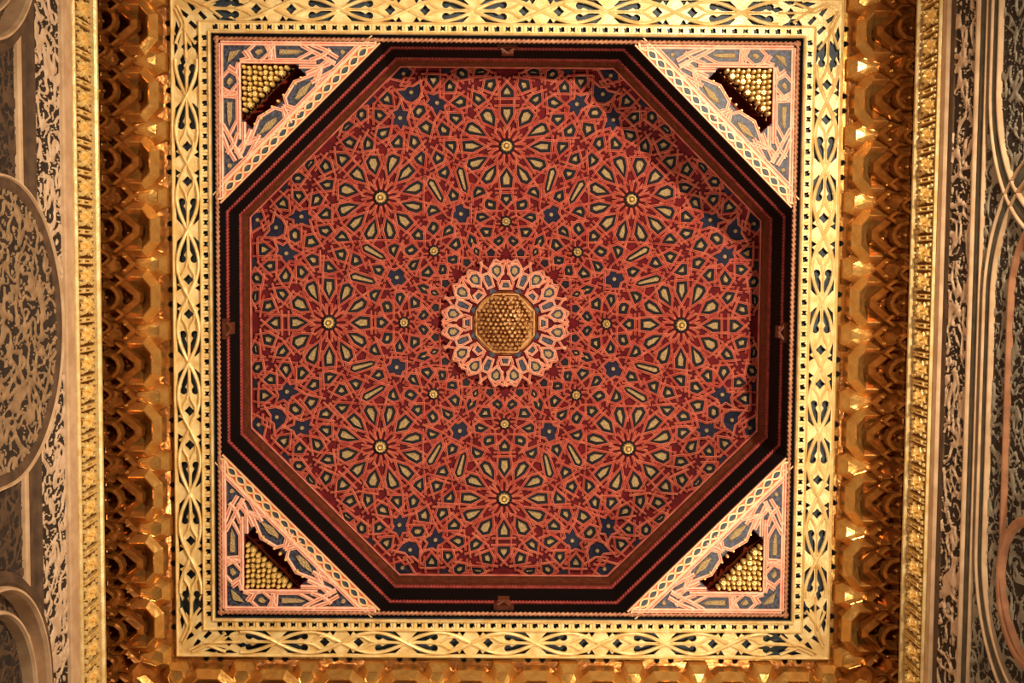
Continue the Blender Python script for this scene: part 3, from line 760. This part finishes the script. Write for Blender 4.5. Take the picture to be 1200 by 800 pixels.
# ================================================================ friezes and carved plaster walls
def worm(x, y, sc, seed):
    p = Vector((x*sc, y*sc, seed)); q = noise.noise_vector(p*.7)
    n = noise.noise(p+q*.9); n2 = noise.noise(p*2.1+q*.5+Vector((5,3,1)))
    a = (.15-abs(n))/.06; b_ = (.10-abs(n2))/.06
    return max(0, min(1, max(a, b_)))
def relief(name, parent, xs, y0, y1, z0, z1, depth, step, sc, seed, mats=('plaster','plasterdark'), inside=None, dense=0):
    "carved arabesque on a wall: xs = wall x, side = sign of the room side"
    X, side = xs; ny = int((y1-y0)/step); nz = int((z1-z0)/step); vs = []; hs = []
    for i in range(ny+1):
        y = y0+(y1-y0)*i/ny
        for j in range(nz+1):
            z = z0+(z1-z0)*j/nz; h = worm(y, z*.9, sc, seed); h = min(1, h)*(.8+.2*noise.noise(Vector((y*9,z*9,seed))))
            hs.append(h); vs.append((X+side*(-.6*depth+1.6*depth*h), y, z))
    fs = []; ms = []
    for i in range(ny):
        for j in range(nz):
            a = i*(nz+1)+j
            if inside and not inside(y0+(y1-y0)*(i+.5)/ny, z0+(z1-z0)*(j+.5)/nz): continue
            
            if max(hs[a], hs[a+nz+2], hs[a+1], hs[a+nz+1]) < .02: continue
            fs.append([a, a+nz+1, a+nz+2, a+1]); ms.append(0)
    me = bpy.data.meshes.new(name); me.from_pydata(vs, [], fs)
    for m in mats: me.materials.append(M[m])
    me.polygons.foreach_set('material_index', ms); me.polygons.foreach_set('use_smooth', [True]*len(fs)); me.update()
    o = bpy.data.objects.new(name, me); C.objects.link(o); o.parent = parent; o['kind'] = 'stuff'
    if not inside:
        mb = MB(); mb.add([(X+side*.002,y0,z0),(X+side*.002,y1,z0),(X+side*.002,y1,z1),(X+side*.002,y0,z1)], [(0,1,2,3)]); mb.build('relief_ground', mats[1], parent)
    return o
def wall_bar(name, parent, X, side, z0, z1, d, m, bev=.3, y0=-3.2, y1=3.2):
    mb = MB(); b_ = (z1-z0)*bev
    pr = [(0,z0),(d*.7,z0+b_*.3),(d,z0+b_),(d,z1-b_),(d*.7,z1-b_*.3),(0,z1)]
    vs = [(X+side*a, y, z) for y in (y0,y1) for a, z in pr]; n = len(pr)
    mb.add(vs, [(i,i+1,n+i+1,n+i) for i in range(n-1)]+[tuple(range(n)), tuple(range(n,2*n))])
    return mb.build(name, m, parent)
def arch_line(yc0, yc1, r, zc, rr, n=28):
    "outline of an arch: quarter circles of radius r about (yc0, zc) and (yc1, zc), straight between, grown by rr"
    R_ = r+rr; pts = [(yc0-R_, zc-1.6)]
    pts += [(yc0-R_*cos(pi/2*i/n), zc+R_*sin(pi/2*i/n)) for i in range(n+1)]
    pts += [(yc1+R_*sin(pi/2*i/n), zc+R_*cos(pi/2*i/n)) for i in range(n+1)]
    pts += [(yc1+R_, zc-1.6)]
    return pts
def arch_bar(parent, X, side, pts, wd, d, m, name='arch_moulding'):
    mb = MB(); bar(mb, pts, lambda y, z, h: (X+side*h, max(-3.24, min(3.24, y)), z), [(-wd,0),(-wd*.85,d*.8),(-wd*.4,d),(wd*.4,d),(wd*.85,d*.8),(wd,0)], [0]*5)
    return mb.build(name, m, parent)
def under_arch(yc0, yc1, r, zc, rr):
    def f(y, z):
        R_ = r+rr; yy = min(max(y, yc0), yc1)
        return hypot(y-yy, z-zc) < R_ if z > zc else abs(y-yy) < R_
    return f
# stamped gold frieze tiles
mb = MB()
plate(mb, ccw([(-.084,0),(.084,0),(.084,.36),(-.084,.36)]), lambda s,t,h:(h,s,t), 0, .012, .004, 1)
Pt = lambda s,t,h:(h,s,t)
for r1, r2, n, h0, h1, c_ in ((.078,.05,8,.01,.032,0),(.05,.018,8,.03,.052,0)):
    plate(mb, ccw([(x, .18+y*2.1) for x, y in star_poly(0,0,r1,r2,n,pi/8)]), Pt, h0, h1, .006, c_)
for sx in (-1,1):
    for tz in (.04,.32):
        plate(mb, ccw([(sx*.058+.02*cos(a), tz+.036*sin(a)) for a in [i*pi/3 for i in range(6)]]), Pt, .01, .034, .005, 0)
plate(mb, ccw([(.016*cos(a), .18+.03*sin(a)) for a in [i*pi/3 for i in range(6)]]), Pt, .05, .07, .004, 0)
tile = mb.build('stamped_tile', ['tilegold','ambdark'], link=False)
mb = MB()
for s in (-.013, .013): plate(mb, ccw([(s-.008,.01),(s+.008,.01),(s+.008,.35),(s-.008,.35)]), Pt, 0, .03, .002, 0)
for z in (.09,.27): plate(mb, ngon(0,z,.02,6), Pt, .01, .036, .004, 0)
dbl = mb.build('double_bar', 'tilegold', link=False)
for X, side, wl, lab in ((-W, 1, wall_left, 'left'), (W, -1, wall_right, 'right')):
    fr = thing('gilded_frieze', f'narrow frieze of stamped gold squares along the top of the {lab} wall', 'frieze', group='stamped gold friezes')
    wall_bar('frieze_ground', fr, X, side, 8.99, 9.40, .02, 'ambdark', .05)
    wall_bar('upper_rail', fr, X, side, 9.395, 9.47, .06, 'gold')
    wall_bar('lower_rail', fr, X, side, 8.955, 8.995, .05, 'gold')
    for i in range(-14, 15):
        y = i*.2235
        if abs(y) < 3.14: put(tile, fr, (X+side*.018, y, 9.01), 0, (side,1,1))
        if abs(y+.11175) < 3.14: put(dbl, fr, (X+side*.018, y+.11175, 9.01), 0, (side,1,1))
mb = MB()
for X, side, yl in ((0,0,0),):
    pass
# left wall
L = (-W, 1)
wall_bar('cornice_strip', wall_left, *L, 8.76, 8.95, .035, 'moulding', .12)
relief('carved_band', wall_left, L, -3.2, 3.2, 8.29, 8.76, .02, .0115, 7, 3.3, dense=.12)
wall_bar('wall_moulding', wall_left, *L, 8.19, 8.29, .03, 'wallbrown', .4)
wall_bar('wall_moulding', wall_left, *L, 8.05, 8.15, .022, 'wallbrown', .4)
wall_bar('wall_moulding', wall_left, *L, 7.96, 8.04, .034, 'moulding', .3)
relief('carved_spandrel', wall_left, L, -3.2, 3.2, 6.4, 7.96, .014, .0135, 8, 9.1, ('wallbrown','plasterdark'))
M['brownplaster'] = mat('tan carved plaster', srgb(134,104,72), srgb(164,130,94), .8, scale=12)
mb = MB(); pts = [p for p in arch_line(-.1,-.1,.94,7.62,.0)]
mb.add([(-W+.04,y,z) for y,z in pts], [tuple(range(len(pts)))]); mb.build('arch_ground', 'plasterdark', wall_left)
relief('arch_carving', wall_left, (-W+.04, 1), -1.1, .9, 6.05, 8.6, .018, .0115, 8, 1.7, ('brownplaster','plasterdark'), under_arch(-.1,-.1,.93,7.62,-.02), .1)
arch_bar(wall_left, -W, 1, arch_line(-.1,-.1,.96,7.62,.0), .06, .06, 'wallbrown')
arch_bar(wall_left, -W, 1, arch_line(-.1,-.1,.96,7.62,.03), .014, .075, 'moulding')
for yc in (2.35, -2.75):
    arch_bar(wall_left, -W, 1, arch_line(yc,yc,.93,7.22,.0), .055, .12, 'wallbrown'); arch_bar(wall_left, -W, 1, arch_line(yc,yc,.93,7.22,-.06), .02, .14, 'moulding')
    arch_bar(wall_left, -W, 1, arch_line(yc,yc,.80,7.22,-.08), .02, .10, 'moulding')
# right wall
Rr = (W, -1)
wall_bar('cornice_strip', wall_right, *Rr, 8.84, 8.95, .035, 'moulding', .12)
wall_bar('wall_moulding', wall_right, *Rr, 8.75, 8.84, .012, 'wallbrown', .12)
relief('carved_band', wall_right, Rr, -3.2, 3.2, 8.34, 8.74, .022, .0115, 6.6, 6.6, dense=.12)
wall_bar('wall_moulding', wall_right, *Rr, 8.29, 8.34, .03, 'moulding', .3)
wall_bar('wall_moulding', wall_right, *Rr, 8.18, 8.29, .015, 'wallgrey', .3)
wall_bar('wall_moulding', wall_right, *Rr, 8.14, 8.17, .025, 'moulding', .3)
M['greyplaster'] = mat('grey carved plaster', srgb(128,118,98), srgb(164,152,130), .8, scale=10)
relief('carved_spandrel', wall_right, Rr, -3.2, 3.2, 6.4, 8.12, .016, .0125, 8, 2.9, ('greyplaster','plasterdark'))
def arches(y0, y1, r, zc):
    arch_bar(wall_right, W, -1, arch_line(y0,y1,r,zc,.0), .04, .025, 'wallgrey')
    arch_bar(wall_right, W, -1, arch_line(y0,y1,r,zc,.05), .014, .035, 'moulding')
    arch_bar(wall_right, W, -1, arch_line(y0,y1,r,zc,-.07), .016, .035, 'moulding')
arches(-2.6, -1.75, 1.0, 7.0)
arches(-.35, 1.35, .9, 7.1)
M['redmould'] = mat('terracotta edged moulding', srgb(150,98,66), srgb(178,122,84), .7, scale=9)
arch_bar(wall_right, W, -1, arch_line(-.35,1.35,.9,7.1,-.36), .02, .04, 'redmould')
arch_bar(wall_right, W, -1, arch_line(1.45,1.45,.45,7.2,0), .03, .05, 'redmould')
# plain moulding on the two end walls below the stalactites
for wl, y, s in ((wall_front, -W, 1), (wall_back, W, -1)):
    mb = MB(); mb.box(-3.2, 3.2, min(y,y+s*.05), max(y,y+s*.05), 9.38, 9.46); mb.box(-3.2, 3.2, min(y,y+s*.03), max(y,y+s*.03), 8.9, 9.36); mb.build('wall_moulding', 'gold', wl)
